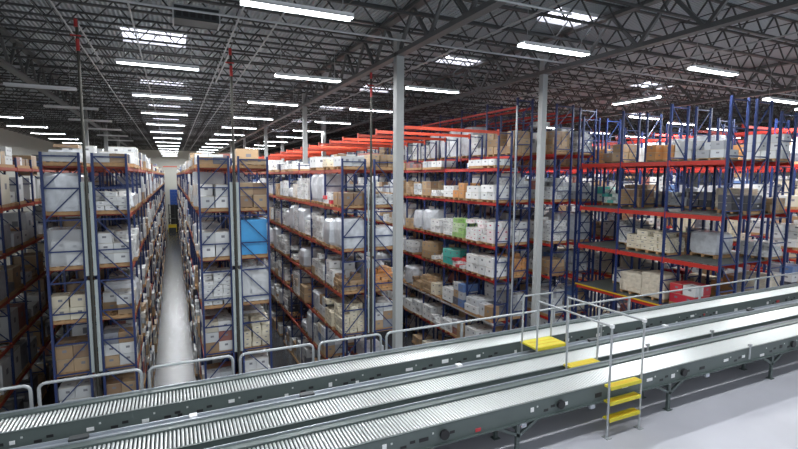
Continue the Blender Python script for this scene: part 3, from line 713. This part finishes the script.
# ------------------------------------------------------------------ crossover
root = empty('crossover_stair', (6.6, 6.2, DECK)); tag(root, 'grey tubular crossover with yellow treads bridging the conveyors', 'stair')
def cv(pts, r=.018, nm='handrail'): MB().tube([(x-6.6, y-6.2, z-DECK) for x, y, z in pts], r, 'rail', 10).build(nm, root, (0,0,0))
HT = -2.34
for x in (6.23, 6.98):
    cv([(x, 5.23, DECK+.01), (x, 5.23, HT)], nm='stile'); cv([(x, 5.23, HT), (x, 6.93, HT)])
    MB().box(x-.05-6.6, 5.17-6.2, .001, x+.05-6.6, 5.29-6.2, .014, 'rail').build('foot_plate', root, (0,0,0))
    cv([(x, 6.16, DECK+.01), (x, 6.16, HT)], nm='post'); cv([(x, 6.93, DECK+.01), (x, 6.93, HT)], nm='post'); cv([(x, 7.36, DECK+.01), (x, 7.36, HT)], nm='post')
    MB().box(x-.026-6.6, 5.204-6.2, HT-DECK-.026, x+.026-6.6, 5.256-6.2, HT-DECK+.026, 'lamp_body').build('corner_fitting', root, (0,0,0))
cv([(6.23, 7.36, HT), (6.98, 7.36, HT)])
def tread(x0, x1, ya, yb, z, nm='tread', sx=True):
    b = MB(); b.box(x0-6.6, ya-6.2, z-DECK-.035, x1-6.6, yb-6.2, z-DECK, 'yellow')
    b.box(x0-6.6, ya-6.2-.006, z-DECK-.055, x1-6.6, ya-6.2, z-DECK+.004, 'yellow')
    for k in range(3): b.box(x0-6.6+.02, ya-6.2+.02+k*(yb-ya-.04)/3, z-DECK, x1-6.6-.02, ya-6.2+.03+k*(yb-ya-.04)/3, z-DECK+.006, 'yellowedge')
    b.build(nm, root, (0,0,0))
for z in (-3.34, -3.60, -3.88): tread(6.25, 6.96, 5.21, 5.34, z)
tread(6.25, 6.96, 6.07, 6.25, -3.33)
tread(6.22, 6.99, 6.93, 7.40, -3.27, 'platform')

# ------------------------------------------------------------------ edge railing
YR, ZT = 8.42, -3.07
segs = [(-4.9,-3.5), (-3.38,-2.0+.0), (-1.9,-.56), (-.45,.83), (.95,2.24), (2.35,3.6), (3.72, 5.0)]
NM = ['outermost', 'second outermost', 'before the cream and brown cartons', 'before the long open aisle', 'before the blue bin rack', 'across the aisle past the bin rack', 'at the foot of the grey column']
for k, (x0, x1) in enumerate(segs[:6]):
    r = .09; pts = [(x0, YR, DECK+.015), (x0, YR, ZT-r)]
    pts += [(x0+r-r*math.cos(t), YR, ZT-r+r*math.sin(t)) for t in (math.pi/8, math.pi/4, 3*math.pi/8)]
    pts += [(x0+r, YR, ZT), (x1-r, YR, ZT)]
    pts += [(x1-r+r*math.sin(t), YR, ZT-r+r*math.cos(t)) for t in (math.pi/8, math.pi/4, 3*math.pi/8)]
    pts += [(x1, YR, ZT-r), (x1, YR, DECK+.015)]
    root = MB().tube(pts, .024, 'rail', 10).build('guard_rail'); tag(root, 'grey rounded loop guard rail on the mezzanine edge, ' + NM[k], 'railing', 'mezzanine edge railings')
    MB().tube([(x0+.03, YR, ZT-.52), (x1-.03, YR, ZT-.52)], .018, 'rail', 8).build('mid_rail', root, (0,0,0))
    b = MB()
    for x in (x0, x1): b.box(x-.05, YR-.05, DECK+.001, x+.05, YR+.05, DECK+.015, 'rail')
    b.build('foot_plate', root, (0,0,0))
root = MB().tube([(3.72, YR, DECK+.015), (3.72, YR, ZT-.08), (3.75, YR, ZT-.02), (3.8, YR, ZT), (28, YR, ZT+.01)], .024, 'rail', 10).build('guard_rail')
tag(root, 'long straight grey guard rail behind the crossover, running past the open rack', 'railing', 'mezzanine edge railings')
MB().tube([(3.76, YR, ZT-.52), (28, YR, ZT-.52)], .018, 'rail', 8).build('mid_rail', root, (0,0,0))
for x in (5.48, 8.05, 10.6, 13.5, 16.2, 19, 22): MB().box(x-.025, YR-.02, DECK+.002, x+.025, YR+.02, ZT-.02, 'rail').build('post', root, (0,0,0))

# ------------------------------------------------------------------ camera, world, view
cam = bpy.data.cameras.new('camera'); co = bpy.data.objects.new('camera', cam); C.objects.link(co)
f, yaw, pitch, roll = 477.964, .442011195, .0984713006, -.00534010156
cam.sensor_width = 36; cam.lens = f/798*36; cam.clip_start = .05; cam.clip_end = 400
cy, sy, cp, sp = math.cos(yaw), math.sin(yaw), math.cos(pitch), math.sin(pitch)
F = Vector((sy*cp, cy*cp, -sp)); Rr = Vector((cy, -sy, 0)); U = Rr.cross(F)
c_, s_ = math.cos(roll), math.sin(roll)
R2, U2 = c_*Rr - s_*U, s_*Rr + c_*U
co.matrix_world = Matrix(((R2.x, U2.x, -F.x, 0), (R2.y, U2.y, -F.y, 0), (R2.z, U2.z, -F.z, Z0), (0,0,0,1)))
bpy.context.scene.camera = co
w = bpy.data.worlds.new('world'); bpy.context.scene.world = w; w.use_nodes = True
w.node_tree.nodes['Background'].inputs[0].default_value = (.85,.92,1,1); w.node_tree.nodes['Background'].inputs[1].default_value = .6
vs = bpy.context.scene.view_settings
vs.view_transform = 'Standard'; vs.look = 'None'; vs.gamma = 1; vs.exposure = .35
